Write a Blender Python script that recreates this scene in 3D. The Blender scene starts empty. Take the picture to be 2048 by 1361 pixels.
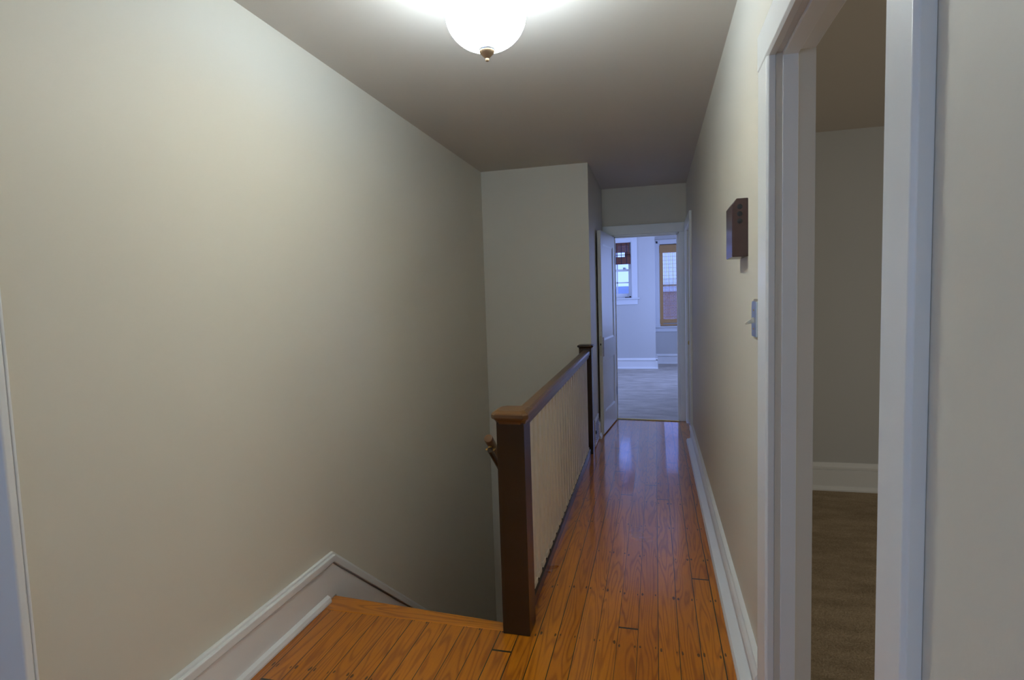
import bpy, bmesh, math, random
from mathutils import Vector, Matrix
random.seed(7)
S = bpy.context.scene
COL = S.collection

# ------------------------------------------------------------------ materials
def new_mat(name):
    m = bpy.data.materials.new(name); m.use_nodes = True
    nt = m.node_tree; nt.nodes.clear()
    out = nt.nodes.new('ShaderNodeOutputMaterial')
    b = nt.nodes.new('ShaderNodeBsdfPrincipled')
    nt.links.new(b.outputs[0], out.inputs[0])
    return m, nt, b

def srgb(r, g, b):
    f = lambda c: ((c/255+0.055)/1.055)**2.4 if c/255 > 0.04045 else c/255/12.92
    return (f(r), f(g), f(b), 1)

def node(nt, typ, **kw):
    n = nt.nodes.new(typ)
    for k, v in kw.items(): setattr(n, k, v)
    return n

def coords(nt, scale=(1, 1, 1), rot=(0, 0, 0)):
    tc = node(nt, 'ShaderNodeTexCoord'); mp = node(nt, 'ShaderNodeMapping')
    mp.inputs['Scale'].default_value = scale; mp.inputs['Rotation'].default_value = rot
    nt.links.new(tc.outputs['Object'], mp.inputs[0])
    return mp.outputs[0]

def paint(name, c1, c2=None, rough=0.6, nscale=3.0, bump=0.05, bscale=90.0, spec=0.5, coat=0.0):
    m, nt, b = new_mat(name)
    c2 = c2 or c1
    v = coords(nt)
    n = node(nt, 'ShaderNodeTexNoise'); n.inputs['Scale'].default_value = nscale; n.inputs['Detail'].default_value = 4
    nt.links.new(v, n.inputs['Vector'])
    mx = node(nt, 'ShaderNodeMix', data_type='RGBA'); mx.inputs[6].default_value = c1; mx.inputs[7].default_value = c2
    nt.links.new(n.outputs['Fac'], mx.inputs[0]); nt.links.new(mx.outputs[2], b.inputs['Base Color'])
    b.inputs['Roughness'].default_value = rough
    b.inputs['Specular IOR Level'].default_value = spec
    b.inputs['Coat Weight'].default_value = coat; b.inputs['Coat Roughness'].default_value = 0.15
    if bump:
        n2 = node(nt, 'ShaderNodeTexNoise'); n2.inputs['Scale'].default_value = bscale; n2.inputs['Detail'].default_value = 3
        nt.links.new(v, n2.inputs['Vector'])
        bp = node(nt, 'ShaderNodeBump'); bp.inputs['Strength'].default_value = bump; bp.inputs['Distance'].default_value = 0.003
        nt.links.new(n2.outputs['Fac'], bp.inputs['Height']); nt.links.new(bp.outputs[0], b.inputs['Normal'])
    return m

M_wall = paint('beige_wall_paint', (0.70, 0.64, 0.525, 1), (0.74, 0.675, 0.56, 1), 0.55, 1.2, 0.12, 60)
M_bedwall = paint('grey_beige_wall_paint', (0.56, 0.55, 0.52, 1), (0.60, 0.585, 0.55, 1), 0.6, 1.5, 0.1, 60)
M_ceil = paint('ceiling_paint', (0.64, 0.575, 0.50, 1), (0.68, 0.61, 0.535, 1), 0.7, 1.0, 0.12, 50)
M_trim = paint('white_trim_paint', (0.83, 0.82, 0.785, 1), (0.87, 0.855, 0.825, 1), 0.32, 6, 0.10, 25)
M_door = paint('white_door_paint', (0.76, 0.745, 0.70, 1), (0.80, 0.785, 0.74, 1), 0.35, 6, 0.10, 25)
M_brown = paint('dark_brown_gloss_paint', (0.036, 0.0165, 0.0035, 1), (0.046, 0.021, 0.0045, 1), 0.22, 8, 0.12, 30, spec=0.5)
M_cap = paint('brown_cap_paint', (0.11, 0.046, 0.011, 1), (0.14, 0.060, 0.014, 1), 0.28, 12, 0.15, 30)
M_baluster = paint('cream_baluster_paint', (0.84, 0.76, 0.62, 1), (0.88, 0.80, 0.66, 1), 0.45, 8, 0.1, 30)
M_chime = paint('dark_plum_plastic', (0.050, 0.022, 0.020, 1), (0.066, 0.030, 0.027, 1), 0.22, 14, 0.05, 30)
M_black = paint('black_hole', (0.008, 0.008, 0.010, 1), None, 0.5, 5, 0)
M_stain = paint('rusty_stain', (0.16, 0.075, 0.035, 1), (0.30, 0.18, 0.11, 1), 0.7, 200, 0)
M_plate = paint('ivory_plate_plastic', (0.66, 0.63, 0.52, 1), None, 0.35, 5, 0)
M_sash = paint('white_sash_paint', (0.76, 0.77, 0.78, 1), None, 0.35, 5, 0)
M_brick = None

def metal(name, c, rough=0.3):
    m, nt, b = new_mat(name)
    v = coords(nt); n = node(nt, 'ShaderNodeTexNoise'); n.inputs['Scale'].default_value = 60
    nt.links.new(v, n.inputs['Vector'])
    r = node(nt, 'ShaderNodeMapRange'); r.inputs[3].default_value = rough*0.8; r.inputs[4].default_value = rough*1.3
    nt.links.new(n.outputs['Fac'], r.inputs[0]); nt.links.new(r.outputs[0], b.inputs['Roughness'])
    b.inputs['Base Color'].default_value = c; b.inputs['Metallic'].default_value = 1
    return m
M_brass = metal('brass', (0.75, 0.55, 0.16, 1), 0.3)
M_strip = paint('polished_yellow_brass', (0.80, 0.66, 0.22, 1), (0.70, 0.55, 0.16, 1), 0.25, 30, 0)
M_bronze = metal('antique_bronze', (0.34, 0.24, 0.16, 1), 0.55)
M_copper = metal('brushed_pan_metal', (0.62, 0.52, 0.50, 1), 0.4)
M_steel = metal('satin_steel', (0.60, 0.64, 0.70, 1), 0.3)
M_darkmetal = metal('dark_metal', (0.06, 0.06, 0.07, 1), 0.35)

# --- varnished pine boards
def wood_floor(name, along='Y', width=0.0817, phase=0.005, nails=True):
    m, nt, b = new_mat(name)
    L = nt.links
    tc = node(nt, 'ShaderNodeTexCoord'); sp = node(nt, 'ShaderNodeSeparateXYZ')
    L.new(tc.outputs['Object'], sp.inputs[0])
    ax, ay = (sp.outputs[0], sp.outputs[1]) if along == 'Y' else (sp.outputs[1], sp.outputs[0])
    def mth(op, a, bb=None, c=None):
        n = node(nt, 'ShaderNodeMath', operation=op)
        for i, q in enumerate((a, bb, c)):
            if q is None: continue
            if isinstance(q, (int, float)): n.inputs[i].default_value = q
            else: L.new(q, n.inputs[i])
        return n.outputs[0]
    # slight waviness of the seams
    wn = node(nt, 'ShaderNodeTexNoise', noise_dimensions='1D'); wn.inputs['Scale'].default_value = 1.2
    L.new(ay, wn.inputs['W'])
    axw = mth('ADD', ax, mth('MULTIPLY', mth('SUBTRACT', wn.outputs['Fac'], 0.5), 0.006))
    u = mth('DIVIDE', mth('ADD', axw, phase), width)
    bi = mth('FLOOR', u); fu = mth('FRACT', u)
    wr = node(nt, 'ShaderNodeTexWhiteNoise', noise_dimensions='1D'); L.new(bi, wr.inputs['W'])
    # board ends
    lv = mth('ADD', mth('DIVIDE', ay, 5.2), mth('MULTIPLY', wr.outputs['Value'], 7.3))
    li = mth('FLOOR', lv); fl = mth('FRACT', lv)
    cmb = node(nt, 'ShaderNodeCombineXYZ'); L.new(bi, cmb.inputs[0]); L.new(li, cmb.inputs[1])
    wb = node(nt, 'ShaderNodeTexWhiteNoise', noise_dimensions='2D'); L.new(cmb.outputs[0], wb.inputs['Vector'])
    rnd = wb.outputs['Value']
    # grain coordinates
    gx = mth('ADD', mth('MULTIPLY', ax, 1.0), mth('MULTIPLY', rnd, 31.0))
    gy = mth('ADD', mth('MULTIPLY', ay, 0.085), mth('MULTIPLY', rnd, 17.0))
    gc = node(nt, 'ShaderNodeCombineXYZ'); L.new(gx, gc.inputs[0]); L.new(gy, gc.inputs[1]); L.new(mth('MULTIPLY', rnd, 9.0), gc.inputs[2])
    n1 = node(nt, 'ShaderNodeTexNoise'); n1.inputs['Scale'].default_value = 9; n1.inputs['Detail'].default_value = 2; n1.inputs['Distortion'].default_value = 0.3
    L.new(gc.outputs[0], n1.inputs['Vector'])
    rings = mth('SINE', mth('MULTIPLY', n1.outputs['Fac'], 105.0))
    rings = mth('POWER', mth('ADD', mth('MULTIPLY', rings, 0.5), 0.5), 3.0)
    n2 = node(nt, 'ShaderNodeTexNoise'); n2.inputs['Scale'].default_value = 220; n2.inputs['Detail'].default_value = 3
    L.new(gc.outputs[0], n2.inputs['Vector'])
    n3 = node(nt, 'ShaderNodeTexNoise'); n3.inputs['Scale'].default_value = 2.6; n3.inputs['Detail'].default_value = 3
    L.new(tc.outputs['Object'], n3.inputs['Vector'])
    cr = node(nt, 'ShaderNodeValToRGB'); e = cr.color_ramp.elements
    e[0].position = 0.0; e[0].color = (0.68, 0.225, 0.007, 1)
    e[1].position = 1.0; e[1].color = (0.24, 0.050, 0.004, 1)
    gsum = mth('ADD', mth('MULTIPLY', rings, 0.42), mth('MULTIPLY', n2.outputs['Fac'], 0.42))
    L.new(gsum, cr.inputs[0])
    # per board tint
    tint = node(nt, 'ShaderNodeValToRGB'); t = tint.color_ramp.elements
    t[0].position = 0.15; t[0].color = (0.74, 0.66, 0.62, 1); t[1].position = 1; t[1].color = (1.10, 1.14, 1.05, 1)
    tt = mth('ADD', mth('MULTIPLY', rnd, 0.45), mth('MULTIPLY', n3.outputs['Fac'], 0.6)); L.new(tt, tint.inputs[0])
    mul = node(nt, 'ShaderNodeMix', data_type='RGBA', blend_type='MULTIPLY'); mul.inputs[0].default_value = 1
    L.new(cr.outputs[0], mul.inputs[6]); L.new(tint.outputs[0], mul.inputs[7])
    # gaps
    ed = mth('MINIMUM', fu, mth('SUBTRACT', 1.0, fu))
    gapv = mth('MULTIPLY_ADD', mth('ADD', wr.outputs['Value'], 0.6), 0.019, 0.0)
    gap = mth('LESS_THAN', ed, gapv)
    ed2 = mth('MINIMUM', fl, mth('SUBTRACT', 1.0, fl))
    gap = mth('MAXIMUM', gap, mth('LESS_THAN', ed2, 0.0010))
    if nails:
        jr = node(nt, 'ShaderNodeTexWhiteNoise', noise_dimensions='1D'); L.new(mth('ADD', bi, 40.5), jr.inputs['W'])
        nv = mth('SUBTRACT', mth('FRACT', mth('DIVIDE', mth('ADD', ay, mth('MULTIPLY', jr.outputs['Value'], 0.03)), 0.405)), 0.5)
        dy = mth('MULTIPLY', nv, 0.405)
        dxa = mth('MULTIPLY', mth('SUBTRACT', ed, 0.13), width)
        d = mth('SQRT', mth('ADD', mth('MULTIPLY', mth('MULTIPLY', dy, dy), 0.12), mth('MULTIPLY', dxa, dxa)))
        nr = node(nt, 'ShaderNodeTexNoise'); nr.inputs['Scale'].default_value = 24; L.new(tc.outputs['Object'], nr.inputs['Vector'])
        spot = mth('LESS_THAN', d, mth('MULTIPLY', mth('SUBTRACT', nr.outputs['Fac'], 0.28), 0.015))
        gap = mth('MAXIMUM', gap, mth('MULTIPLY', spot, 0.8))
    fin = node(nt, 'ShaderNodeMix', data_type='RGBA'); L.new(gap, fin.inputs[0])
    L.new(mul.outputs[2], fin.inputs[6]); fin.inputs[7].default_value = (0.030, 0.020, 0.006, 1)
    L.new(fin.outputs[2], b.inputs['Base Color'])
    rr = node(nt, 'ShaderNodeMapRange'); rr.inputs[3].default_value = 0.22; rr.inputs[4].default_value = 0.40
    L.new(n3.outputs['Fac'], rr.inputs[0]); L.new(rr.outputs[0], b.inputs['Roughness'])
    b.inputs['Specular IOR Level'].default_value = 0.35
    b.inputs['Coat Weight'].default_value = 0.9; b.inputs['Coat Roughness'].default_value = 0.09
    # bump: cupped boards + gaps + varnish waves
    cup = mth('MULTIPLY', mth('POWER', mth('ABSOLUTE', mth('SUBTRACT', fu, 0.5)), 2.0), 0.9)
    n4 = node(nt, 'ShaderNodeTexNoise'); n4.inputs['Scale'].default_value = 16; L.new(tc.outputs['Object'], n4.inputs['Vector'])
    h = mth('ADD', mth('ADD', cup, mth('MULTIPLY', n4.outputs['Fac'], 0.30)), mth('MULTIPLY', gap, -0.8))
    h = mth('ADD', h, mth('MULTIPLY', rnd, 0.25))
    bp = node(nt, 'ShaderNodeBump'); bp.inputs['Strength'].default_value = 0.25; bp.inputs['Distance'].default_value = 0.0025
    L.new(h, bp.inputs['Height']); L.new(bp.outputs[0], b.inputs['Normal']); L.new(bp.outputs[0], b.inputs['Coat Normal'])
    return m
M_floor = wood_floor('varnished_pine_boards')
M_nose = wood_floor('varnished_pine_nosing', along='X', width=0.9, phase=0.3, nails=False)

def carpet(name, c1, c2):
    m, nt, b = new_mat(name); L = nt.links
    v = coords(nt)
    n = node(nt, 'ShaderNodeTexNoise'); n.inputs['Scale'].default_value = 5; n.inputs['Detail'].default_value = 5; n.inputs['Roughness'].default_value = .65
    v2 = coords(nt, (0.55, 1.5, 1)); L.new(v2, n.inputs['Vector'])
    n2 = node(nt, 'ShaderNodeTexNoise'); n2.inputs['Scale'].default_value = 150; n2.inputs['Detail'].default_value = 2; L.new(v, n2.inputs['Vector'])
    mm = node(nt, 'ShaderNodeMath', operation='MULTIPLY_ADD'); mm.inputs[1].default_value = 0.45
    sb = node(nt, 'ShaderNodeMath', operation='MULTIPLY'); sb.inputs[1].default_value = 0.6; L.new(n.outputs['Fac'], sb.inputs[0])
    L.new(n2.outputs['Fac'], mm.inputs[0]); L.new(sb.outputs[0], mm.inputs[2])
    cr = node(nt, 'ShaderNodeValToRGB'); cr.color_ramp.elements[0].position = .36; cr.color_ramp.elements[1].position = .68
    cr.color_ramp.elements[0].color = c1; cr.color_ramp.elements[1].color = c2
    L.new(mm.outputs[0], cr.inputs[0]); L.new(cr.outputs[0], b.inputs['Base Color'])
    b.inputs['Roughness'].default_value = 0.95; b.inputs['Specular IOR Level'].default_value = 0.1
    bp = node(nt, 'ShaderNodeBump'); bp.inputs['Strength'].default_value = 0.9; bp.inputs['Distance'].default_value = 0.012
    L.new(mm.outputs[0], bp.inputs['Height']); L.new(bp.outputs[0], b.inputs['Normal'])
    return m
M_carpet_far = carpet('grey_taupe_carpet', (0.34, 0.30, 0.25, 1), (0.66, 0.60, 0.52, 1))
M_carpet_side = carpet('brown_carpet', (0.26, 0.195, 0.12, 1), (0.52, 0.40, 0.265, 1))

def bamboo(name, c1, c2, axis=2):
    m, nt, b = new_mat(name); L = nt.links
    sc = [3, 3, 3]; sc[axis] = 260
    v = coords(nt, tuple(sc)); n = node(nt, 'ShaderNodeTexNoise'); n.inputs['Scale'].default_value = 1; n.inputs['Detail'].default_value = 2
    L.new(v, n.inputs['Vector'])
    mx = node(nt, 'ShaderNodeMix', data_type='RGBA'); mx.inputs[6].default_value = c1; mx.inputs[7].default_value = c2
    L.new(n.outputs['Fac'], mx.inputs[0]); L.new(mx.outputs[2], b.inputs['Base Color']); b.inputs['Roughness'].default_value = 0.6
    return m
M_bam_dark = bamboo('dark_reddish_bamboo', (0.09, 0.028, 0.016, 1), (0.26, 0.10, 0.06, 1))
M_bam_tan = bamboo('tan_bamboo', (0.40, 0.21, 0.07, 1), (0.62, 0.37, 0.15, 1))
M_cord = paint('navy_blind_cord', (0.02, 0.022, 0.05, 1), None, 0.7, 5, 0)

def glow(name, c, s):
    m = bpy.data.materials.new(name); m.use_nodes = True; nt = m.node_tree; nt.nodes.clear()
    o = node(nt, 'ShaderNodeOutputMaterial'); e = node(nt, 'ShaderNodeEmission')
    lw = node(nt, 'ShaderNodeTexNoise'); lw.inputs['Scale'].default_value = 6
    mr = node(nt, 'ShaderNodeMapRange'); mr.inputs[3].default_value = s*0.85; mr.inputs[4].default_value = s*1.15
    nt.links.new(lw.outputs['Fac'], mr.inputs[0]); nt.links.new(mr.outputs[0], e.inputs[1])
    e.inputs[0].default_value = c; nt.links.new(e.outputs[0], o.inputs[0])
    return m
M_bowl = glow('lit_alabaster_glass', (0.91, 1.0, 0.97, 1), 41.0)

m, nt, b = new_mat('window_glass'); M_glass = m
tr = node(nt, 'ShaderNodeBsdfTransparent'); tr.inputs[0].default_value = (0.93, 0.96, 0.98, 1)
gl = node(nt, 'ShaderNodeBsdfGlossy'); gl.inputs['Roughness'].default_value = 0.02
fr = node(nt, 'ShaderNodeFresnel'); fr.inputs[0].default_value = 1.45
mxs = node(nt, 'ShaderNodeMixShader'); nt.links.new(fr.outputs[0], mxs.inputs[0])
nt.links.new(tr.outputs[0], mxs.inputs[1]); nt.links.new(gl.outputs[0], mxs.inputs[2])
nt.links.new(mxs.outputs[0], nt.nodes['Material Output'].inputs[0])

m, nt, b = new_mat('red_brick'); M_brick = m
bk = node(nt, 'ShaderNodeTexBrick'); bk.inputs['Scale'].default_value = 3
bk.inputs['Color1'].default_value = (0.36, 0.20, 0.16, 1); bk.inputs['Color2'].default_value = (0.46, 0.28, 0.22, 1); bk.inputs['Mortar'].default_value = (0.45, 0.42, 0.4, 1)
nt.links.new(coords(nt, rot=(math.pi/2, 0, 0)), bk.inputs['Vector']); nt.links.new(bk.outputs[0], b.inputs['Base Color']); b.inputs['Roughness'].default_value = .9
M_siding = paint('pale_siding', (0.55, 0.60, 0.66, 1), (0.6, 0.65, 0.7, 1), 0.8, 1, 0)
M_roof = paint('grey_roof', (0.22, 0.26, 0.31, 1), (0.28, 0.32, 0.37, 1), 0.9, 3, 0)
M_snow = paint('white_coping', (0.8, 0.82, 0.85, 1), None, 0.7, 3, 0)
M_ground = paint('asphalt', (0.2, 0.2, 0.21, 1), (0.26, 0.26, 0.27, 1), 0.9, 3, 0)

# ------------------------------------------------------------------ mesh helpers
class MB:
    def __init__(s): s.bm = bmesh.new()
    def box(s, x0, x1, y0, y1, z0, z1):
        v = [s.bm.verts.new(p) for p in ((x0,y0,z0),(x1,y0,z0),(x1,y1,z0),(x0,y1,z0),(x0,y0,z1),(x1,y0,z1),(x1,y1,z1),(x0,y1,z1))]
        for f in ((0,3,2,1),(4,5,6,7),(0,1,5,4),(1,2,6,5),(2,3,7,6),(3,0,4,7)): s.bm.faces.new([v[i] for i in f])
        return s
    def prism(s, pts, axis, a, b):
        """pts: polygon in the two other axes, extruded along axis from a to b"""
        def P(p, t):
            return {'x': (t, p[0], p[1]), 'y': (p[0], t, p[1]), 'z': (p[0], p[1], t)}[axis]
        A = [s.bm.verts.new(P(p, a)) for p in pts]; B = [s.bm.verts.new(P(p, b)) for p in pts]
        n = len(pts); s.bm.faces.new(A); s.bm.faces.new(list(reversed(B)))
        for i in range(n): s.bm.faces.new((A[i], B[i], B[(i+1) % n], A[(i+1) % n]))
        return s
    def lathe(s, prof, c, seg=48, close=False):
        rings = []
        for r, z in prof:
            if r < 1e-6: rings.append([s.bm.verts.new((c[0], c[1], z))])
            else: rings.append([s.bm.verts.new((c[0]+r*math.cos(2*math.pi*i/seg), c[1]+r*math.sin(2*math.pi*i/seg), z)) for i in range(seg)])
        pairs = list(zip(rings, rings[1:]))
        if close: pairs.append((rings[-1], rings[0]))
        for A, B in pairs:
            for i in range(seg):
                j = (i+1) % seg
                if len(A) == 1 and len(B) == 1: continue
                if len(A) == 1: s.bm.faces.new((A[0], B[i], B[j]))
                elif len(B) == 1: s.bm.faces.new((A[i], A[j], B[0]))
                else: s.bm.faces.new((A[i], A[j], B[j], B[i]))
        return s
    def tube(s, p, q, r, seg=20, r2=None):
        p, q = Vector(p), Vector(q); d = (q-p).normalized(); r2 = r if r2 is None else r2
        a = d.orthogonal().normalized(); b = d.cross(a)
        A = [s.bm.verts.new(p+r*(a*math.cos(t)+b*math.sin(t))) for t in [2*math.pi*i/seg for i in range(seg)]]
        B = [s.bm.verts.new(q+r2*(a*math.cos(t)+b*math.sin(t))) for t in [2*math.pi*i/seg for i in range(seg)]]
        s.bm.faces.new(list(reversed(A))); s.bm.faces.new(B)
        for i in range(seg): s.bm.faces.new((A[i], A[(i+1) % seg], B[(i+1) % seg], B[i]))
        return s
    def build(s, name, mat, parent=None, bevel=0, smooth=False, seg=2):
        bmesh.ops.recalc_face_normals(s.bm, faces=s.bm.faces)
        me = bpy.data.meshes.new(name); s.bm.to_mesh(me); s.bm.free()
        if parent is not None:
            W = parent_world(parent).inverted()
            me.transform(W)
        me.materials.append(mat)
        o = bpy.data.objects.new(name, me); COL.objects.link(o)
        if parent is not None: o.parent = parent
        if smooth:
            for p in me.polygons: p.use_smooth = True
            try: me.set_sharp_from_angle(angle=math.radians(40))
            except Exception: pass
        if bevel:
            md = o.modifiers.new('Bevel', 'BEVEL'); md.width = bevel; md.segments = seg; md.limit_method = 'ANGLE'; md.angle_limit = math.radians(40)
            md.harden_normals = True
        return o

def local(o):
    return Matrix.Translation(o.location) @ o.rotation_euler.to_matrix().to_4x4()
def parent_world(o):
    m = local(o)
    while o.parent: o = o.parent; m = local(o) @ m
    return m

def empty(name, loc, rz=0):
    o = bpy.data.objects.new(name, None); COL.objects.link(o); o.location = loc; o.rotation_euler = (0, 0, rz)
    o.empty_display_size = 0.1
    return o
def tag(o, label=None, cat=None, group=None, kind=None):
    if label: o['label'] = label
    if cat: o['category'] = cat
    if group: o['group'] = group
    if kind: o['kind'] = kind
    return o
def struct(o, label=None, cat=None):
    o['kind'] = 'structure'
    if label: o['label'] = label
    if cat: o['category'] = cat
    return o

# ------------------------------------------------------------------ dimensions
XL, XR, ZC = -1.55, 0.335, 2.59        # hall side walls and ceiling
XR2 = 0.437                            # far face of the right wall
XP = -0.565                            # partition left of the passage
YS, YF, YB = 5.054, 6.378, -2.4        # stairwell end, passage end, back wall
WT = 0.12
NY0, NY1 = 0.906, 1.755                # right doorway opening
DH = 2.075                             # door head
ZLOW = -2.62

# ------------------------------------------------------------------ structure
b = MB()
b.box(XL-0.05, -0.62, 0.98, 2.20, -0.04, 0)
b.box(-2.7, -0.62, YB-0.1, 0.98, -0.04, 0)
b.box(-0.62, XR+0.0, YB-0.1, 6.36, -0.04, 0)
b.box(XR, XR2-0.01, NY0, NY1, -0.04, 0)
struct(b.build('floor', M_floor), 'varnished orange pine board floor of the hallway and landing', 'floor')
struct(MB().box(-2.7, XR2, YB-0.1, 0.98, -0.16, -0.04).box(XL-0.05, XR2, 0.98, 2.20, -0.16, -0.04).box(-0.60, XR2, 2.2, 6.36, -0.16, -0.04).build('floor_joists', M_trim))

# landing edge board, slightly askew
b = MB()
b.prism([(-1.53, 2.200), (-0.62, 2.200), (-0.62, 2.262), (-1.53, 2.322)], 'z', -0.028, 0.0015)
struct(b.build('trim_1', M_nose, bevel=0.005), 'pine nosing board along the top edge of the stairs', 'trim')

struct(MB().box(-2.7, XR2, YB-0.1, 0.98, ZC, ZC+0.1).box(XL-0.12, XR2, 0.98, YF+WT, ZC, ZC+0.1).build('ceiling', M_ceil), 'beige painted hallway ceiling', 'ceiling')

# left wall runs down beside the stairs; doorway near the camera
LY1 = 0.895
b = MB().box(XL-WT, XL, 1.005, YS+WT, ZLOW, ZC).box(-2.6, XL-WT, 1.005, 1.005+WT, -0.16, ZC)
struct(b.build('wall_left', M_wall), 'long beige wall on the left going down beside the stairs', 'wall')

b = MB().box(XL, XP, YS, YS+WT, ZLOW, ZC)
struct(b.build('wall_stairwell', M_wall), 'beige end wall of the stairwell', 'wall')
struct(MB().box(XP-WT, XP, YS+WT, YF, -0.16, ZC).build('wall_passage', M_wall), 'beige side wall between stairwell and bedroom door', 'wall')
struct(MB().box(-0.60, -0.555, 2.31, YS, ZLOW, -0.041).build('wall_below', M_wall), 'beige wall under the hall floor beside the stairs', 'wall')

struct(MB().box(-2.72, -2.6, YB-0.1, -1.7, -0.1, ZC).box(-2.72, -2.6, -0.5, 1.005+WT, -0.1, ZC).box(-2.72, -2.6, -1.7, -0.5, -0.1, 0.85).box(-2.72, -2.6, -1.7, -0.5, 2.25, ZC).build('wall_landing', M_wall), 'beige wall left of the camera', 'wall')

# right wall with the near doorway and a second doorway far down
RY0, RY1 = 5.62, 6.27
b = MB().box(XR, XR2, YB-0.1, NY0, 0, ZC).box(XR, XR2, NY0, NY1, DH+0.01, ZC).box(XR, XR2, NY1, RY0, 0, ZC)
b.box(XR, XR2, RY0, RY1, DH, ZC).box(XR, XR2, RY1, YF+WT, 0, ZC)
struct(b.build('wall_right', M_wall), 'beige wall on the right holding the switch and chime', 'wall')

# end wall with open bedroom door
FX0, FX1 = -0.452, 0.258
b = MB().box(XP-WT, FX0, YF, YF+WT, 0, ZC).box(FX0, FX1, YF, YF+WT, DH, ZC).box(FX1, XR, YF, YF+WT, 0, ZC)
struct(b.build('wall_front', M_wall), 'beige end wall around the far doorway', 'wall')

# wall behind the camera with a window
b = MB().box(-2.6, -1.05, YB-WT, YB, 0, ZC).box(-0.15, XR, YB-WT, YB, 0, ZC).box(-1.05, -0.15, YB-WT, YB, 0, 0.85).box(-1.05, -0.15, YB-WT, YB, 2.2, ZC)
struct(b.build('wall_back', M_wall), 'wall behind the camera with a window', 'wall')

# lower storey closure
struct(MB().box(XL-WT, -0.5, -0.5, YS+1.2, ZLOW-0.1, ZLOW).build('floor_lower', M_floor))
struct(MB().box(XL, -0.56, 1.0, 1.1, ZLOW, -0.16).build('wall_lower', M_wall))

# stairs
b = MB()
N = 12; run = (YS-0.05-2.29)/N*1.0; rise = 0.2
for i in range(N):
    z = -rise*(i+1); y = 2.27+run*i
    b.box(XL+0.001, -0.602, y, y+run+0.02, z-0.03, z)
    b.box(XL+0.001, -0.602, y, y+0.02, z, z+rise-0.031)
struct(b.build('trim_2', M_floor), 'wooden stair flight descending to the lower floor', 'stairs')

# ------------------------------------------------------------------ baseboards
def bb_profile(h, shoe=0.042, cap=0.024, face=0.018):
    return [(0, 0), (shoe, 0), (shoe, 0.014), (shoe-0.006, 0.026), (face+0.004, 0.034), (face, 0.036), (face, h-0.052), (face-0.004, h-0.050), (face-0.004, h-0.046), (cap, h-0.044),
            (cap, h-0.028), (cap-0.005, h-0.016), (cap-0.012, h-0.006), (cap-0.014, h), (0, h)]
# left one climbs over the landing and turns down with the stairs
hL = 0.215; sl = 0.844; yb = 2.335
b = MB()
c = XL
b.prism([(LY1+0.11, 0), (2.33, 0), (2.40, -0.10), (2.47, -0.10-0.07*sl-0.02), (4.9, hL-0.34-sl*(4.9-yb)), (4.9, hL-0.0655-sl*(4.9-yb)), (yb-0.015, hL-0.050), (LY1+0.11, hL-0.050)], 'x', c, c+0.02)
def cap(o0, o1, x1):
    # strip between offsets o0<o1 below the top line, mitred at the corner
    k = math.sqrt(1+sl*sl)
    def pt(o):  # mitre point
        return (yb + (-(o*k)+o)/sl, hL-o)
    return [(LY1+0.11, hL-o1), (LY1+0.11, hL-o0), pt(o0), (4.9, hL-sl*(4.9-yb)-o0*k), (4.9, hL-sl*(4.9-yb)-o1*k), pt(o1)]
b.prism(cap(0.0, 0.014, 0), 'x', c, c+0.016)
b.prism(cap(0.012, 0.044, 0), 'x', c, c+0.030)
b.prism([(c, 0), (c+0.042, 0), (c+0.042, 0.012), (c+0.036, 0.026), (c+0.022, 0.034), (c, 0.034)], 'y', LY1+0.11, 2.262)
struct(b.build('baseboard_left', M_trim, bevel=0.004), 'white baseboard turning down along the stairs', 'baseboard')

hR = 0.160
def run_y(name, x, sgn, y0, y1, h, shoe=0.042, cap_=0.024, lab=None):
    pr = [(x+sgn*p, z) for p, z in bb_profile(h, shoe, cap_)]
    return struct(MB().prism(pr, 'y', y0, y1).build(name, M_trim), lab, 'baseboard')
run_y('baseboard_right', XR, -1, 1.895, 5.50, hR, 0.062, 0.034, 'white baseboard along the right hallway wall')
run_y('baseboard_near', XR, -1, YB, 0.80, hR, 0.062, 0.034, 'white baseboard on the right wall beside the camera')
run_y('baseboard_passage', XP, 1, 5.48, YF, 0.16, 0.035, 0.02, 'short white baseboard behind the open door')
def run_x(name, y, x0, x1, h, shoe, cap_, z0=0, lab=None):
    pr = [(y-p, z0+z) for p, z in bb_profile(h, shoe, cap_)]
    return struct(MB().prism(pr, 'x', x0, x1).build(name, M_trim), lab, 'baseboard')

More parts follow.
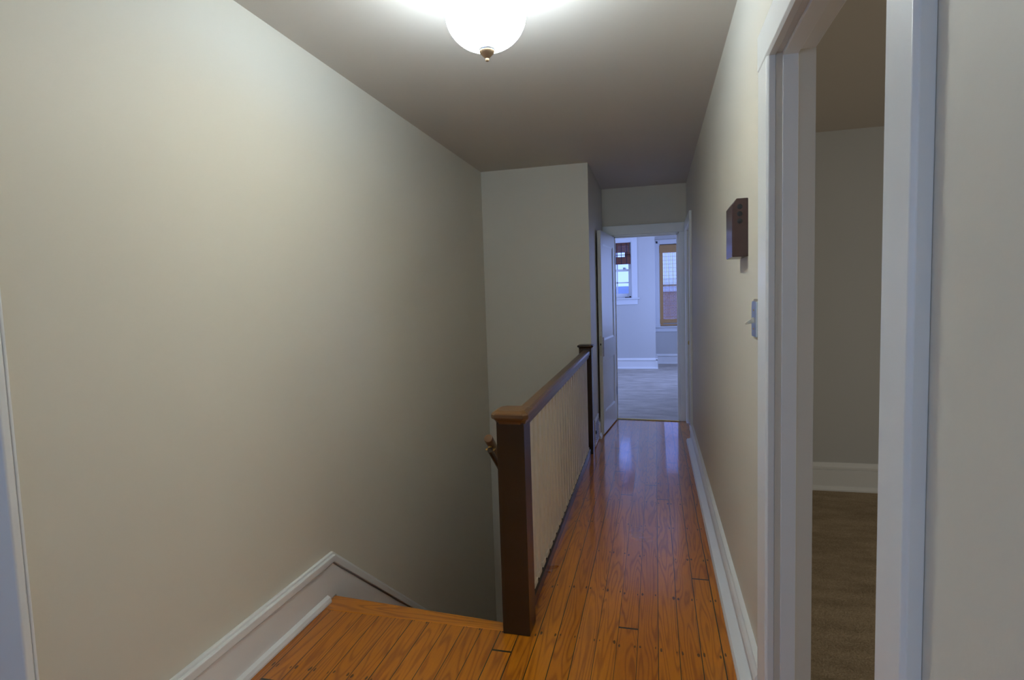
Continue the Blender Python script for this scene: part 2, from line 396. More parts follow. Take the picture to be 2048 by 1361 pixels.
# ------------------------------------------------------------------ door casings / jambs
def frame_x(name, x0, x1, y0, y1, h, cw0, cw1, prot, label, cat='door frame', head=None, near_prot=None, stop=True, back=True, low=0):
    """casing around an opening in a wall whose faces are x=x0 (hall side) and x1; sgn says which way is the hall"""
    e = empty(name, (x0, (y0+y1)/2, low)); struct(e, label, cat)
    s = -1 if x1 > x0 else 1
    head = head or cw1
    def side(y_in, y_out):
        sy = 1 if y_out > y_in else -1
        bw = abs(y_out-y_in)
        pf = [(x0, y_in), (x0+s*(prot-0.007), y_in), (x0+s*prot, y_in+sy*0.006), (x0+s*prot, y_in+sy*(bw-0.022)), (x0+s*(prot+0.0), y_in+sy*(bw-0.006)), (x0+s*(prot-0.006), y_out), (x0, y_out)]
        MB().prism(pf, 'z', low, h+0.0005).build('casing', M_trim, e, bevel=0.002)
    side(y1, y1+cw1); side(y0, y0-cw0)
    MB().prism([(x0, h), (x0+s*(prot-0.007), h), (x0+s*(prot+0.001), h+0.006), (x0+s*(prot+0.001), h+head-0.006), (x0+s*(prot-0.006), h+head), (x0, h+head)], 'y', y0-cw0, y1+cw1).build('head_casing', M_trim, e, bevel=0.002)
    xa, xb = sorted((x0+s*0.004, x1))
    t = 0.02; rv = 0.006
    MB().box(xa, xb, y1+rv, y1+rv+t, low, h+rv).build('jamb', M_trim, e, bevel=0.002)
    MB().box(xa, xb, y0-rv-t, y0-rv, low, h+rv).build('jamb', M_trim, e, bevel=0.002)
    MB().box(xa, xb, y0-rv-t, y1+rv+t, h+rv, h+rv+t).build('head_jamb', M_trim, e, bevel=0.002)
    if stop:
        sa, sb = sorted((x1-s*-0.0 + s*0.085, x1+s*0.045))
        bm_ = MB().box(sa, sb, y1+rv-0.012, y1+rv, low, h+rv).box(sa, sb, y0-rv, y0-rv+0.012, low, h+rv).box(sa, sb, y0, y1, h+rv-0.012, h+rv)
        bm_.build('stop', M_trim, e, bevel=0.0015)
    if back:
        q0, q1 = sorted((x1, x1-s*0.02))
        MB().box(q0, q1, y1+rv+0.004, y1+0.10, low, h+0.10).box(q0, q1, y0-0.10, y0-rv-0.004, low, h+0.10).box(q0, q1, y0-rv, y1+rv, h+rv+0.004, h+0.10).build('rear_casing', M_trim, e)
    return e

f1 = frame_x('trim_3', XR, XR2, NY0, NY1, DH, 0.096, 0.138, 0.025, 'white casing of the near doorway on the right', head=0.11, back=False)
# strike plate remains on the far jamb
def stain(name, pts, y, m):
    b = MB()
    for (x0, x1, z0, z1) in pts: b.box(x0, x1, y-0.0008, y, z0, z1)
    return b.build(name, m, f1)
o = stain('strike_mortise', [(0.4075, 0.4125, 0.795, 0.822), (0.4085, 0.4115, 0.755, 0.785)], NY1+0.0065, M_stain); o['label'] = 'rusty worn latch mortise'
stain('screw_hole', [(0.4085, 0.411, 0.836, 0.839), (0.4020, 0.405, 0.735, 0.7375), (0.3990, 0.4005, 0.729, 0.732)], NY1+0.0065, M_stain)

frame_x('trim_4', XR, XR2, RY0, RY1, DH, 0.105, 0.095, 0.022, 'white casing of the closed side door at the passage end', head=0.105, back=False)
e = empty('trim_5', (-1.6, 1.0, 0)); struct(e, 'white painted corner casing at the near end of the left wall', 'trim')
MB().box(-1.662, -1.534, 0.982, 1.0045, 0, ZC-0.001).build('casing', M_trim, e, bevel=0.006)
MB().box(-1.549, -1.534, 1.0045, 1.012, 0, ZC-0.001).build('corner_bead', M_trim, e, bevel=0.003)
run_x('baseboard_landing', 1.005, -2.6, -1.664, 0.2, 0.042, 0.03)

def panel_door(name, w, h, th, panels, mat, loc, rz, label):
    """leaf: hinge axis at local origin, extends along local +x, thickness along +y"""
    e = empty(name, loc, rz); struct(e, label, 'door')
    b = MB(); W = parent_world(e)
    st = panels[0][0]
    xs = [0, st, w-st, w]
    zs = [0]
    for (_, z0, z1) in panels: zs += [z0, z1]
    zs.append(h)
    b.box(0, st, 0, th, 0, h).box(w-st, w, 0, th, 0, h)
    for i in range(0, len(zs), 2): b.box(st, w-st, 0, th, zs[i], zs[i+1])
    b.bm.transform(W); b.build('leaf_frame', mat, e, bevel=0.003)
    for (_, z0, z1) in panels:
        b = MB().box(st-0.002, w-st+0.002, 0.010, th-0.010, z0-0.002, z1+0.002)
        for yy0, yy1, s_ in ((0.003, 0.010, 1), (th-0.010, th-0.003, -1)):
            # sloped bead around the panel
            q = 0.016
            for (A, B) in (((st, z0), (w-st, z0)), ((w-st, z0), (w-st, z1)), ((w-st, z1), (st, z1)), ((st, z1), (st, z0))):
                cxm, czm = w/2, (z0+z1)/2
                def ins(p): return (p[0]+(q if p[0] < cxm else -q), p[1]+(q if p[1] < czm else -q))
                yo = yy0 if s_ > 0 else yy1; yi = yy1 if s_ > 0 else yy0
                Ai, Bi = ins(A), ins(B)
                vs = [b.bm.verts.new(v) for v in ((A[0], yo, A[1]), (B[0], yo, B[1]), (Bi[0], yi, Bi[1]), (Ai[0], yi, Ai[1]))]
                b.bm.faces.new(vs)
        b.bm.transform(W); b.build('panel', mat, e)
    return e, W

# far bedroom door, open into the passage
ang = math.atan2(5.62-6.37, -0.5515+0.470)     # from hinge to free edge
dw = math.hypot(5.62-6.37, -0.5515+0.470)
d1, W1 = panel_door('door_1', dw, 2.045, 0.037, [(0.10, 0.215, 0.745), (0.10, 0.95, 1.92)], M_door, (-0.470, 6.372, 0.012), ang, 'white two-panel door standing open against the passage wall')
th = 0.037
def dpart(name, mat, boxes, lab=None, bev=0):
    b = MB()
    for q in boxes: b.box(*q)
    b.bm.transform(W1); o = b.build(name, mat, d1, bevel=bev)
    if lab: o['label'] = lab
    return o
dpart('lock_face_plate', M_plate, [(dw-0.0005, dw+0.002, 0.008, 0.029, 0.80, 1.00)], None, 0.001)
dpart('latch_hole', M_black, [(dw+0.001, dw+0.0026, 0.013, 0.024, 0.905, 0.925)])
dpart('escutcheon', M_bronze, [(dw-0.062, dw-0.018, th-0.0005, th+0.003, 0.79, 0.985)], 'dark narrow escutcheon plate', 0.001)
dpart('keyhole', M_black, [(dw-0.045, dw-0.035, th+0.002, th+0.0035, 0.86, 0.885)])
b = MB()
for z in (0.28, 1.75): b.tube((0.0, th+0.004, z), (0.0, th+0.004, z+0.09), 0.006, 12)
b.bm.transform(W1); b.build('hinge', M_steel, d1)

# closed side door at the passage end (right wall) and closed door 
d2, W2 = panel_door('door_2', RY1-RY0+0.008, DH-0.004, 0.035, [(0.10, 0.22, 0.75), (0.10, 0.95, 1.95)], M_door, (XR+0.052, RY0-0.004, 0.006), math.pi/2, 'closed white side door at the end of the right wall')
b = MB().lathe([(0, 0.05), (0.016, 0.048), (0.024, 0.036), (0.020, 0.022), (0.009, 0.016), (0.009, 0.004), (0.022, 0.003), (0.022, 0)], (0, 0), 20)
b.bm.transform(Matrix.Translation((XR+0.017, RY0+0.06, 0.93)) @ Matrix.Rotation(-math.pi/2, 4, 'Y')); b.build('door_knob', M_brass, d2, smooth=True)

# far doorway frame (wall in the XZ plane)
e = empty('trim_6', ((FX0+FX1)/2, YF, 0)); struct(e, 'white casing around the far bedroom doorway', 'door frame')
cw = 0.102
MB().box(FX1, XR-0.003, YF-0.022, YF, 0, DH+0.0005).build('casing', M_trim, e, bevel=0.003)
MB().box(XP+0.003, FX0, YF-0.022, YF, 0, DH+0.0005).build('casing', M_trim, e, bevel=0.003)
MB().box(XP+0.003, XR-0.003, YF-0.024, YF, DH, DH+cw).build('head_casing', M_trim, e, bevel=0.003)
MB().box(FX1-0.014, FX1+0.004, YF-0.004, YF+WT+0.004, 0, DH).box(FX0-0.004, FX0+0.014, YF-0.004, YF+WT+0.004, 0, DH).box(FX0, FX1, YF-0.004, YF+WT+0.004, DH-0.014, DH+0.004).build('jamb', M_trim, e)
MB().box(FX1-0.026, FX1-0.014, YF+0.036, YF+0.075, 0, DH-0.014).box(FX0+0.014, FX0+0.026, YF+0.036, YF+0.075, 0, DH-0.014).box(FX0+0.014, FX1-0.014, YF+0.036, YF+0.075, DH-0.026, DH-0.014).build('stop', M_trim, e)
MB().box(FX1+0.004, FX1+0.09, YF+WT, YF+WT+0.02, 0, DH+0.09).box(FX0-0.09, FX0-0.004, YF+WT, YF+WT+0.02, 0, DH+0.09).box(FX0, FX1, YF+WT, YF+WT+0.02, DH+0.004, DH+0.09).build('rear_casing', M_trim, e)
pr = [(FX0+0.015, 6.392), (FX0+0.015, 6.424), (FX1-0.015, 6.374), (FX1-0.015, 6.342)]
tag(MB().prism(pr, 'z', 0.0005, 0.010).build('threshold_strip', M_strip, bevel=0.002), 'yellow brass strip across the far doorway between boards and carpet', 'threshold')

# ------------------------------------------------------------------ far bedroom
BX0, BX1, BY1, BY2, BC = -3.0, 1.35, 10.82, 11.60, 2.75
struct(MB().box(BX0, BX1, 6.36, BY2+0.1, -0.14, 0.0).build('floor_bedroom', M_carpet_far), 'grey taupe carpet of the far bedroom', 'floor')
struct(MB().box(BX0, BX1, YF+WT, BY2+0.1, BC, BC+0.1).build('ceiling_bedroom', M_ceil))
struct(MB().box(BX0-0.1, BX0, YF, 7.2, 0, BC).box(BX0-0.1, BX0, 9.2, BY1+0.1, 0, BC).box(BX0-0.1, BX0, 7.2, 9.2, 0, 0.8).box(BX0-0.1, BX0, 7.2, 9.2, 2.3, BC).build('wall_bedroom_left', M_bedwall))
struct(MB().box(BX1, BX1+0.1, YF+WT, 8.9, 0, BC).box(BX1, BX1+0.1, 10.3, BY2+0.1, 0, BC).box(BX1, BX1+0.1, 8.9, 10.3, 0, 0.8).box(BX1, BX1+0.1, 8.9, 10.3, 2.3, BC).build('wall_bedroom_right', M_bedwall))
struct(MB().box(BX0, XP-WT, YF, YF+WT, 0, BC).box(XR, BX1, YF+0.001, YF+WT, 0, BC).box(XP-WT, XR, YF, YF+WT, ZC+0.1, BC).build('wall_bedroom_near', M_bedwall))
# window openings
w1 = dict(x0=-1.16, x1=-0.425, z0=1.352, z1=2.40)
w2 = dict(x0=0.085, x1=0.80, z0=0.760, z1=2.385)
b = MB().box(BX0, w1['x0'], BY1, BY1+0.15, 0, BC).box(w1['x1'], 0.0, BY1, BY1+0.15, 0, BC).box(w1['x0'], w1['x1'], BY1, BY1+0.15, 0, w1['z0']).box(w1['x0'], w1['x1'], BY1, BY1+0.15, w1['z1'], BC)
b.box(-0.12, 0.0, BY1+0.15, BY2, 0, BC)
struct(b.build('wall_bedroom_back', M_bedwall), 'pale back wall of the far bedroom', 'wall')
b = MB().box(-0.12, w2['x0'], BY2, BY2+0.15, 0, BC).box(w2['x1'], BX1, BY2, BY2+0.15, 0, BC).box(w2['x0'], w2['x1'], BY2, BY2+0.15, 0, w2['z0']).box(w2['x0'], w2['x1'], BY2, BY2+0.15, w2['z1'], BC)
struct(b.build('wall_bedroom_recess', M_bedwall), 'recessed back wall on the right of the far bedroom', 'wall')
run_x('baseboard_bedroom', BY1, BX0, 0.032, 0.205, 0.04, 0.03, 0, 'white baseboard under the short bedroom window')
run_x('baseboard_recess', BY2, 0.0, BX1, 0.20, 0.04, 0.03, 0, 'white baseboard under the tall bedroom window')
run_y('baseboard_corner', 0.0, 1, BY1-0.03, BY2, 0.205, 0.04, 0.03)

def window(name, w, y, cw, munt_v, munt_h, sillz, apron, label, mid):
    e = empty(name, ((w['x0']+w['x1'])/2, y, w['z0'])); struct(e, label, 'window')
    x0, x1, z0, z1 = w['x0'], w['x1'], w['z0'], w['z1']
    MB().box(x0-cw, x0, y-0.022, y, z0-0.02, z1+cw).box(x1, x1+cw, y-0.022, y, z0-0.02, z1+cw).box(x0, x1, y-0.022, y, z1, z1+cw).build('window_casing', M_sash, e, bevel=0.004)
    MB().box(x0-cw-0.035, x1+cw+0.035, y-0.055, y+0.05, z0-0.028, z0).build('window_sill', M_sash, e, bevel=0.006)
    MB().box(x0-cw, x1+cw, y-0.02, y, z0-0.028-apron, z0-0.028).build('apron', M_sash, e, bevel=0.004)
    MB().box(x0, x0+0.012, y, y+0.14, z0, z1).box(x1-0.012, x1, y, y+0.14, z0, z1).box(x0+0.012, x1-0.012, y, y+0.14, z1-0.012, z1).box(x0, x1, y+0.05, y+0.14, z0-0.005, z0+0.012).build('window_frame', M_sash, e)
    for k, (a, c, yy) in enumerate(((z0+0.012, mid+0.02, y+0.055), (mid-0.02, z1-0.012, y+0.095))):
        r = 0.048
        s = MB().box(x0+0.012, x0+0.012+r, yy, yy+0.035, a, c).box(x1-0.012-r, x1-0.012, yy, yy+0.035, a, c)
        s.box(x0+0.012+r, x1-0.012-r, yy, yy+0.035, a, a+(0.07 if k == 0 else 0.04)).box(x0+0.012+r, x1-0.012-r, yy, yy+0.035, c-0.04, c)
        for mv in munt_v: s.box(mv-0.011, mv+0.011, yy+0.006, yy+0.029, a+0.04, c-0.04)
        for mh in munt_h:
            if a+0.05 < mh < c-0.05: s.box(x0+0.06, x1-0.06, yy+0.006, yy+0.029, mh-0.011, mh+0.011)
        so = s.build('sash', M_sash, e)
        MB().box(x0+0.05, x1-0.05, yy+0.015, yy+0.019, a+0.03, c-0.03).build('pane', M_glass, so)
    return e
win1 = window('window_1', w1, BY1, 0.105, [-0.92, -0.695], [1.64, 2.12], None, 0.10, 'small double hung window with dark blind in the far bedroom', 1.875)
MB().box(-0.535, -0.525, BY1+0.03, BY1+0.055, 1.895, 1.915).box(-0.585, -0.54, BY1+0.035, BY1+0.065, 1.895, 1.925).build('sash_lock', M_steel, win1)
win2 = window('window_2', w2, BY2, 0.09, [], [], None, 0.085, 'tall window with tan bamboo blind in the far bedroom', 1.57)
# little casement latch on the small window's sill
t = tag(MB().box(-0.555, -0.47, BY1+0.0, BY1+0.03, w1['z0']+0.0005, w1['z0']+0.014).box(-0.47, -0.44, BY1+0.0, BY1+0.012, w1['z0']+0.0005, w1['z0']+0.03).build('blind_cord_cleat', M_darkmetal, bevel=0.002), 'small dark metal cleat lying on the sill of the short window', 'cleat')

# dark roman shade on window 1
bl = empty('bamboo_blind', (-0.80, BY1-0.02, 2.38)); tag(bl, 'dark reddish brown bamboo roman shade raised on the short window', 'blind')
def slats(x0, x1, z0, z1, y, pitch, hgt, thick, skew=0.0):
    b = MB(); z = z0
    while z < z1-1e-4:
        b.box(x0, x1, y-thick/2, y+thick/2, z, min(z+hgt, z1)); z += pitch
    return b
yb1 = BY1+0.012
slats(-1.14, -0.462, 2.205, 2.378, yb1, 0.0105, 0.0098, 0.006).build('valance', M_bam_dark, bl)
slats(-1.14, -0.440, 1.985, 2.118, yb1-0.006, 0.0105, 0.0098, 0.02).build('folded_slats', M_bam_dark, bl)
b = MB()
for z in (2.16,): b.box(-1.14, -0.445, yb1-0.004, yb1+0.004, z-0.006, z+0.006)
b.box(-0.545, -0.445, yb1-0.004, yb1+0.004, 2.118, 2.205)
b.build('open_slats', M_bam_dark, bl)
b = MB()
x = -1.10
while x < -0.45:
    b.box(x-0.005, x+0.005, yb1-0.020, yb1-0.014, 1.985, 2.378); x += 0.098
b.build('stitching', M_cord, bl)
MB().box(-1.13, -0.45, yb1-0.006, yb1+0.020, 2.378, 2.398).build('head_rail', M_bam_dark, bl)

# tan blind on window 2
bt = empty('bamboo_blind', (0.43, BY2-0.02, 2.36)); tag(bt, 'tan woven bamboo shade lowered over the tall window', 'blind')
y2 = BY2-0.004
slats(0.090, 0.795, 2.215, 2.362, y2, 0.012, 0.0114, 0.01).build('valance', M_bam_tan, bt)
b = MB()
x = 0.095
while x < 0.79:
    b.box(x, x+0.0105, y2-0.003, y2+0.003, 0.90, 2.215); x += 0.026
z = 0.94
while z < 2.2:
    b.box(0.095, 0.79, y2+0.0032, y2+0.006, z, z+0.004); z += 0.075
b.build('woven_panel', M_bam_tan, bt)
b = MB().box(0.094, 0.150, y2-0.005, y2+0.004, 0.90, 2.215).box(0.735, 0.792, y2-0.005, y2+0.004, 0.90, 2.215)
b.build('side_band', M_bam_tan, bt)
slats(0.090, 0.795, 0.825, 0.900, y2, 0.012, 0.0114, 0.012).build('bottom_fold', M_bam_tan, bt)
slats(0.100, 0.790, 0.768, 0.798, y2-0.002, 0.012, 0.0105, 0.010).build('bottom_slat', M_bam_tan, bt)
for q in (0.094, 0.735): MB().box(q, q+0.056, y2-0.004, y2+0.003, 0.798, 0.825).build('hem_tape', M_bam_tan, bt)
MB().box(0.100, 0.790, y2+0.004, y2+0.02, 2.362, 2.384).build('head_rail', M_bam_tan, bt)
tag(MB().box(0.030, 0.056, BY2-0.050, BY2-0.0222, 2.405, 2.445).build('curtain_rod_bracket', M_darkmetal, bevel=0.002), 'small dark bracket on the upper left corner of the tall window casing', 'bracket')

# ------------------------------------------------------------------ side room on the right
SX1, SY0, SY1, SC = 4.2, -1.2, 4.272, 2.47
struct(MB().box(XR2-0.012, SX1, SY0, SY1, -0.14, 0.004).build('floor_side_room', M_carpet_side), 'brown carpet of the side room', 'floor')
struct(MB().box(XR2, SX1, SY0, SY1, SC, SC+0.1).build('ceiling_side_room', M_ceil))
struct(MB().box(XR2, SX1, SY1, SY1+0.1, -0.1, SC+0.1).build('wall_side_room_back', M_bedwall), 'beige back wall of the side room', 'wall')
struct(MB().box(XR2, SX1, SY0-0.1, SY0, -0.1, SC+0.1).build('wall_side_room_near', M_bedwall))
struct(MB().box(SX1, SX1+0.1, SY0, 0.6, 0, SC+0.1).box(SX1, SX1+0.1, 2.0, SY1, 0, SC+0.1).box(SX1, SX1+0.1, 0.6, 2.0, 0, 0.8).box(SX1, SX1+0.1, 0.6, 2.0, 2.1, SC+0.1).build('wall_side_room_right', M_bedwall))
run_x('baseboard_side_room', SY1, XR2, SX1, 0.20, 0.035, 0.022, 0, 'white baseboard in the side room')

# ------------------------------------------------------------------ stair railing
rl = empty('stair_railing', (-0.58, 2.24, 0)); tag(rl, 'dark brown stair railing with cream balusters along the open stairwell', 'railing')
def newel(cx, cy, hw, zt, m, mc, zb=0.0, k=1.0):
    e0 = MB().box(cx-hw, cx+hw, cy-hw, cy+hw, zb, zt-0.05*k).build('newel_post', m, rl, bevel=0.003)
    o = 0.020*min(1, k+0.15)
    b = MB()
    # moulded cap
    prof = [(hw+0.003, zt-0.055), (hw+0.005, zt-0.046), (hw+0.011, zt-0.038), (hw+o-0.002, zt-0.032), (hw+o, zt-0.026), (hw+o, zt-0.014), (hw+o-0.004, zt-0.008), (hw+o-0.022, zt), ]
    prof = [(r, zt-(zt-z)*k) for r, z in prof]
    rings = []
    for r, z in prof:
        ch = 0.018
        P = []
        for sx, sy in ((1, 1), (-1, 1), (-1, -1), (1, -1)):
            c1 = (cx+sx*r, cy+sy*(r-ch)); c2 = (cx+sx*(r-ch), cy+sy*r)
            P += [c1, c2] if sx*sy > 0 else [c2, c1]
        rings.append([b.bm.verts.new((p[0], p[1], z)) for p in P])
    for A, B in zip(rings, rings[1:]):
        for i in range(8): b.bm.faces.new((A[i], A[(i+1) % 8], B[(i+1) % 8], B[i]))
    b.bm.faces.new(rings[-1]); b.bm.faces.new(list(reversed(rings[0])))
    b.build('newel_cap', mc, e0, bevel=0.0015)
    return e0
N1x, N1y, N2x, N2y = -0.5835, 2.242, -0.607, 4.992
newel(N1x, N1y, 0.0585, 0.958, M_brown, M_cap, 0.0)
newel(N2x, N2y, 0.055, 0.985, M_brown, M_brown, 0.0, 0.6)
def skew_prism(prof, x0, y0, z0, x1, y1, z1):
    b = MB()
    A = [b.bm.verts.new((x0+p, y0, z0+q)) for p, q in prof]; B = [b.bm.verts.new((x1+p, y1, z1+q)) for p, q in prof]
    b.bm.faces.new(A); b.bm.faces.new(list(reversed(B))); n = len(prof)
    for i in range(n): b.bm.faces.new((A[i], B[i], B[(i+1) % n], A[(i+1) % n]))
    return b
ya, yz = N1y+0.0585, N2y-0.055
prof = [(-0.024, 0), (0.024, 0), (0.026, 0.004), (0.026, 0.022), (0.033, 0.025), (0.036, 0.030), (0.036, 0.052), (0.030, 0.063), (0.018, 0.069), (-0.018, 0.069), (-0.030, 0.063), (-0.036, 0.052), (-0.036, 0.030), (-0.033, 0.025), (-0.026, 0.022), (-0.026, 0.004)]
sx = -0.020
skew_prism(prof, -0.580, ya, 0.852, -0.580+sx, yz, 0.868).build('handrail', M_cap, rl, bevel=0.0015)
skew_prism([(-0.030, 0), (0.030, 0), (0.030, 0.048), (0.024, 0.056), (-0.024, 0.056), (-0.030, 0.048)], -0.580, ya, 0.0, -0.580+sx, yz, 0.006).build('base_rail', M_brown, rl)
first = None
for k in range(24):
    y = 2.392+0.1055*k
    t_ = (y-ya)/(yz-ya)
    if first is None:
        hb = 0.8
        b = MB().box(-0.016, 0.016, -0.030, 0.030, 0.0, 0.80).box(-0.021, 0.021, -0.033, 0.033, 0.0, 0.024)
        bmesh.ops.recalc_face_normals(b.bm, faces=b.bm.faces)
        me = bpy.data.meshes.new('baluster'); b.bm.to_mesh(me); b.bm.free(); me.materials.append(M_baluster)
        o = bpy.data.objects.new('baluster', me); COL.objects.link(o); o.parent = rl; first = o
    else:
        o = first.copy(); COL.objects.link(o)
    o.location = Vector((-0.580+sx*t_, y, 0.055+0.006*t_)) - Vector(rl.location)
    o.scale = (1, 1, (0.856-0.054+0.010*t_)/0.80)

# ------------------------------------------------------------------ stair handrail (descending)
hr = empty('stair_handrail', (-0.75, 2.40, 0.78)); tag(hr, 'short brown round handrail going down the stairs behind the newel post', 'handrail')
dirv = Vector((0, 1, -0.85)).normalized()
hx = -0.742
p0 = Vector((hx, 2.39, 0.788))
MB().tube(p0, p0+dirv*3.0, 0.0205, 24).build('rail', M_cap, hr, bevel=0.004, smooth=True)
q0 = Vector((hx+0.004, 2.40, 0.735))
MB().tube(q0+Vector((0, 0.0, -0.004)), q0+dirv*2.9, 0.0135, 16).build('lower_bar', M_brown, hr, smooth=True)
for i in range(3):
    c0 = q0+dirv*(0.02+i*1.2)
    MB().box(hx-0.018, hx+0.022, c0.y-0.012, c0.y+0.012, c0.z+0.006, c0.z+0.012).tube((hx, c0.y, c0.z+0.008), (hx, c0.y, c0.z+0.035), 0.008, 12).build('bracket', M_brass, hr)
    c1 = q0+dirv*(0.16+i*1.2)
    MB().tube((hx, c1.y, c1.z+0.03), (hx+0.07, c1.y+0.01, c1.z-0.02), 0.006, 12).tube((hx+0.07, c1.y+0.01, c1.z-0.02), (-0.607, c1.y+0.01, c1.z-0.03), 0.006, 12).build('bracket_arm', M_steel, hr)

# ------------------------------------------------------------------ ceiling light
lx, ly = -0.560, 1.95
lt = empty('ceiling_light', (lx, ly, ZC)); tag(lt, 'lit white glass bowl ceiling light with bronze finial', 'ceiling light')
MB().lathe([(0, ZC-0.0005), (0.070, ZC-0.0005), (0.070, ZC-0.018), (0.060, ZC-0.030), (0.052, ZC-0.09), (0.062, ZC-0.118), (0.066, ZC-0.128), (0, ZC-0.128)], (lx, ly), 48).build('canopy_pan', M_copper, lt, smooth=True)
MB().lathe([(0, 2.47), (0.008, 2.47), (0.008, 2.29), (0, 2.29)], (lx, ly), 16).build('stem', M_bronze, lt, smooth=True)
R_, zt, zbm = 0.141, 2.408, 2.290
pf = []
for i in range(13):
    a = math.pi/2*i/12
    pf.append((R_*math.cos(a)**0.9 if i < 12 else 0.010, zt-(zt-zbm)*math.sin(a)))
inner = [(max(r-0.005, 0.009), z+0.004) for r, z in reversed(pf)]
MB().lathe(pf+inner, (lx, ly), 64, close=True).build('glass_bowl', M_bowl, lt, smooth=True)
MB().lathe([(0, 2.294), (0.027, 2.294), (0.029, 2.289), (0.027, 2.284)], (lx, ly), 32).build('finial_collar', M_steel, lt, smooth=True)
MB().lathe([(0.0265, 2.285), (0.0265, 2.280), (0.0215, 2.274), (0.015, 2.267), (0.0085, 2.261), (0.0065, 2.258), (0.0072, 2.254), (0.006, 2.250), (0, 2.248)], (lx, ly), 32).build('finial', M_bronze, lt, smooth=True)

# ------------------------------------------------------------------ door chime
ch = empty('door_chime', (XR, 2.34, 1.65)); tag(ch, 'dark brown rectangular door chime box mounted on the right wall', 'door chime')
cx0, cy0, cy1, cz0, cz1 = 0.279, 2.238, 2.415, 1.546, 1.760
MB().prism([(XR+0.0005, cz0), (cx0, cz0), (cx0, cz1-0.022), (cx0+0.016, cz1), (XR+0.0005, cz1)], 'y', cy0, cy1).build('chime_cover', M_chime, ch, bevel=0.003)
for z in (1.729, 1.703, 1.677):
    b = MB().lathe([(0.0, -0.0012), (0.0085, -0.0012), (0.0095, -0.0005), (0.0095, 0.003), (0, 0.003)], (0, 0), 24)
    b.bm.transform(Matrix.Translation((0.306, cy0, z)) @ Matrix.Rotation(-math.pi/2, 4, 'X')); b.build('sound_hole', M_black, ch, smooth=True)

# ------------------------------------------------------------------ light switch
sw = empty('light_switch', (XR, 2.07, 1.32)); tag(sw, 'metal light switch plate on the right wall below the chime', 'light switch')
MB().box(XR-0.009, XR-0.0003, 2.022, 2.108, 1.260, 1.382).build('switch_plate', M_steel, sw, bevel=0.003)
o = MB().box(XR-0.0005, XR-0.0002, 2.014, 2.116, 1.252, 1.390).build('back_plate', M_brass, sw)
b = MB().prism([(XR-0.008, 1.309), (XR-0.036, 1.302), (XR-0.037, 1.309), (XR-0.008, 1.328)], 'y', 2.059, 2.071)
b.build('toggle', M_plate, sw, bevel=0.001)
for z in (1.352, 1.288): MB().tube((XR-0.009, 2.065, z), (XR-0.0105, 2.065, z), 0.003, 12).build('screw', M_brass, sw)

# ------------------------------------------------------------------ wall plates
op = empty('wall_outlet', (-1.12, YS, 0.36)); tag(op, 'cream outlet plate on the stairwell end wall peeking over the railing', 'outlet')
MB().box(-1.185, -1.065, YS-0.007, YS-0.0003, 0.305, 0.422).build('cover_plate', M_plate, op, bevel=0.003)
MB().box(-1.165, -1.135, YS-0.009, YS-0.0065, 0.33, 0.40).box(-1.115, -1.085, YS-0.009, YS-0.0065, 0.33, 0.40).build('receptacle', M_trim, op, bevel=0.002)

vt = empty('floor_register', (XP, 5.32, 0.0)); tag(vt, 'white wall register low on the passage wall behind the far newel post', 'register')
MB().box(XP+0.0003, XP+0.014, 5.14, 5.46, 0.012, 0.262).build('register_frame', M_trim, vt, bevel=0.003)
b = MB()
for i in range(9): b.box(XP+0.0135, XP+0.0165, 5.175, 5.425, 0.045+0.0215*i, 0.055+0.0215*i)
b.build('louvre', M_darkmetal, vt)
MB().box(XP+0.014, XP+0.024, 5.155, 5.165, 0.13, 0.16).build('damper_lever', M_darkmetal, vt)

# ------------------------------------------------------------------ outside the bedroom windows
def rowhouse(name, x0, x1, y, zt, mwall, mroof, label, wins):
    e = empty(name, ((x0+x1)/2, y, -3.4)); tag(e, label, 'house')
    MB().box(x0, x1, y, y+8, -3.4, zt).build('wall', mwall, e)
    MB().box(x0-0.1, x1+0.1, y-0.15, y+8.1, zt, zt+0.25).build('cornice', M_snow, e)
    MB().prism([(y-0.2, zt+0.25), (y+8.2, zt+0.25), (y+2, zt+0.85)], 'x', x0-0.1, x1+0.1).build('roof', mroof, e)
    for (a, c) in wins:
        o = MB().box(a-0.5, a+0.5, y-0.04, y, c, c+1.5).build('window_frame', M_snow, e)
        MB().box(a-0.4, a+0.4, y-0.06, y-0.03, c+0.1, c+1.4).build('pane', M_roof, o)
    return e
rowhouse('rowhouse', -1.0, 6.0, 34, 1.5, M_brick, M_snow, 'red brick row house seen dimly through the tan bamboo shade', [(0.6, -1.6), (2.6, -1.6), (4.6, -1.6)])
rowhouse('rowhouse', -9.0, -1.3, 36, 1.1, M_siding, M_roof, 'pale blue-grey house beyond the short bedroom window', [(-2.6, -1.9), (-5.0, -1.9)])
struct(MB().box(-40, 40, 13, 80, -3.5, -3.4).build('ground', M_ground))

# added opaque panes out of view, closing unseen wall openings against blue sky light
M_sky_block = paint('sky_block_paint', (0.7, 0.78, 0.85, 1), None, 0.3, 4, 0)
for nm, q in (('sky_block_pane_1', (-1.05, -0.15, YB-0.118, YB-0.10, 0.85, 2.2)), ('sky_block_pane_2', (-2.718, -2.70, -1.7, -0.5, 0.85, 2.25)), ('sky_block_pane_3', (SX1+0.085, SX1+0.099, 0.6, 2.0, 0.8, 2.1))):
    struct(MB().box(*q).build(nm, M_sky_block), 'added opaque pane blocking sky light', 'window')

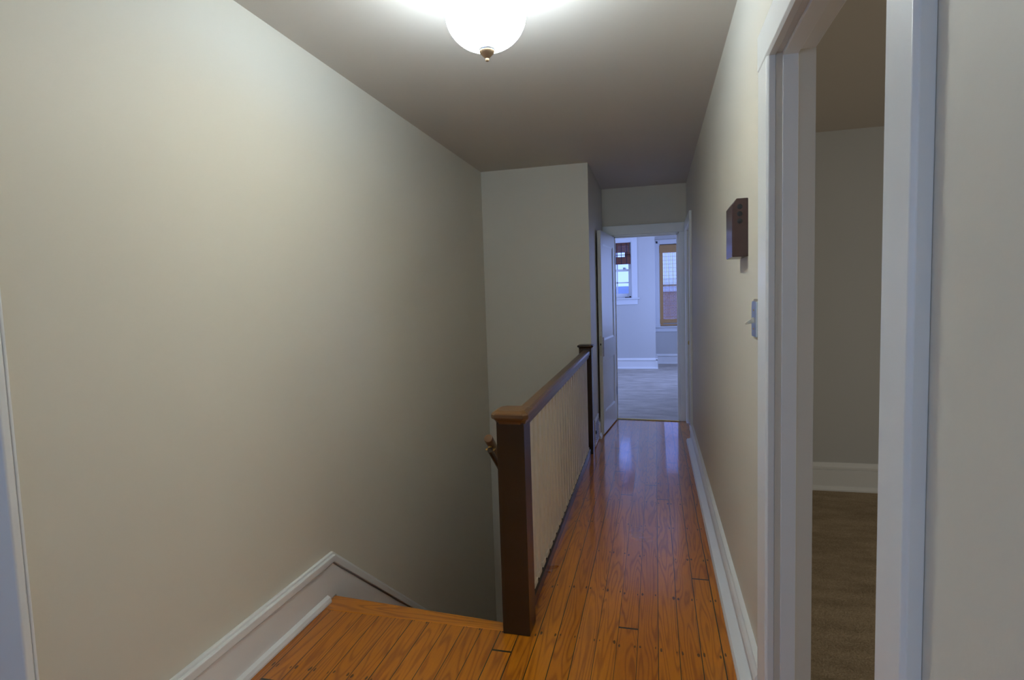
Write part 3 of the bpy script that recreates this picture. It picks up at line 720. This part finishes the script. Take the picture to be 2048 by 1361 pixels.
# ------------------------------------------------------------------ world and lights
w = bpy.data.worlds.new('world'); S.world = w; w.use_nodes = True
nt = w.node_tree; bg = nt.nodes['Background']
tc = node(nt, 'ShaderNodeTexCoord'); n = node(nt, 'ShaderNodeTexNoise'); n.inputs['Scale'].default_value = 2.5; n.inputs['Detail'].default_value = 4
nt.links.new(tc.outputs['Generated'], n.inputs['Vector'])
mx = node(nt, 'ShaderNodeMix', data_type='RGBA'); mx.inputs[6].default_value = (0.20, 0.30, 1.0, 1); mx.inputs[7].default_value = (0.28, 0.40, 1.0, 1)
nt.links.new(n.outputs['Fac'], mx.inputs[0]); nt.links.new(mx.outputs[2], bg.inputs[0]); bg.inputs[1].default_value = 2.8

def area(name, loc, rot, sx, sy, power, col):
    l = bpy.data.lights.new(name, 'AREA'); l.shape = 'RECTANGLE'; l.size = sx; l.size_y = sy; l.energy = power; l.color = col
    o = bpy.data.objects.new(name, l); COL.objects.link(o); o.location = loc; o.rotation_euler = rot
    return o
R = math.radians
for dx in (-0.05, 0.05):       # the two bulbs sitting in the bowl
    l = bpy.data.lights.new('bulb', 'POINT'); l.energy = 9; l.shadow_soft_size = 0.03; l.color = (0.45, 0.68, 1.0)
    o = bpy.data.objects.new('bulb', l); COL.objects.link(o); o.location = (lx+dx, ly+0.04, 2.435)
area('daylight_hall_window', (-0.60, YB-0.08, 1.52), (R(90), 0, 0), 0.88, 1.33, 9, (0.45, 0.66, 1.0))
area('fill_landing_left', (-2.66, -1.1, 1.55), (R(90), 0, R(-90)), 1.15, 1.35, 17, (0.34, 0.56, 1.0))  # added blue fill from an invented opening, tints the near right wall
area('fill_bedroom_left', (BX0-0.05, 8.2, 1.55), (R(90), 0, R(-90)), 1.95, 1.45, 52, (0.34, 0.49, 1.0))  # added unseen fill lamp, extra blue light for the far bedroom
area('fill_bedroom_right', (BX1+0.05, 9.6, 1.55), (R(90), 0, R(90)), 1.35, 1.45, 36, (0.36, 0.50, 1.0))  # second added fill, from the right, brightens the recess and its casing
area('daylight_side_room_window', (SX1+0.05, 1.3, 1.45), (R(90), 0, R(90)), 1.35, 1.25, 23, (0.94, 0.96, 0.92))

# ------------------------------------------------------------------ camera
yaw, pitch, roll = 0.25222, 0.07517, -0.03172
fwd = Vector((-math.sin(yaw)*math.cos(pitch), math.cos(yaw)*math.cos(pitch), -math.sin(pitch)))
right = Vector((math.cos(yaw), math.sin(yaw), 0)); up = right.cross(fwd)
rr = right*math.cos(roll)+up*math.sin(roll); uu = -right*math.sin(roll)+up*math.cos(roll)
cam = bpy.data.cameras.new('camera'); co = bpy.data.objects.new('camera', cam); COL.objects.link(co)
mw = Matrix.Identity(4)
for i in range(3): mw[i][0] = rr[i]; mw[i][1] = uu[i]; mw[i][2] = -fwd[i]
mw[0][3], mw[1][3], mw[2][3] = 0, 0, 1.42
co.matrix_world = mw
cam.sensor_width = 36; cam.lens = 1118.66/2048*36; cam.clip_start = 0.03; cam.clip_end = 200
S.camera = co
S.view_settings.view_transform = 'Standard'; S.view_settings.look = 'None'; S.view_settings.gamma = 1
S.view_settings.use_curve_mapping = False; S.view_settings.exposure = 0.06
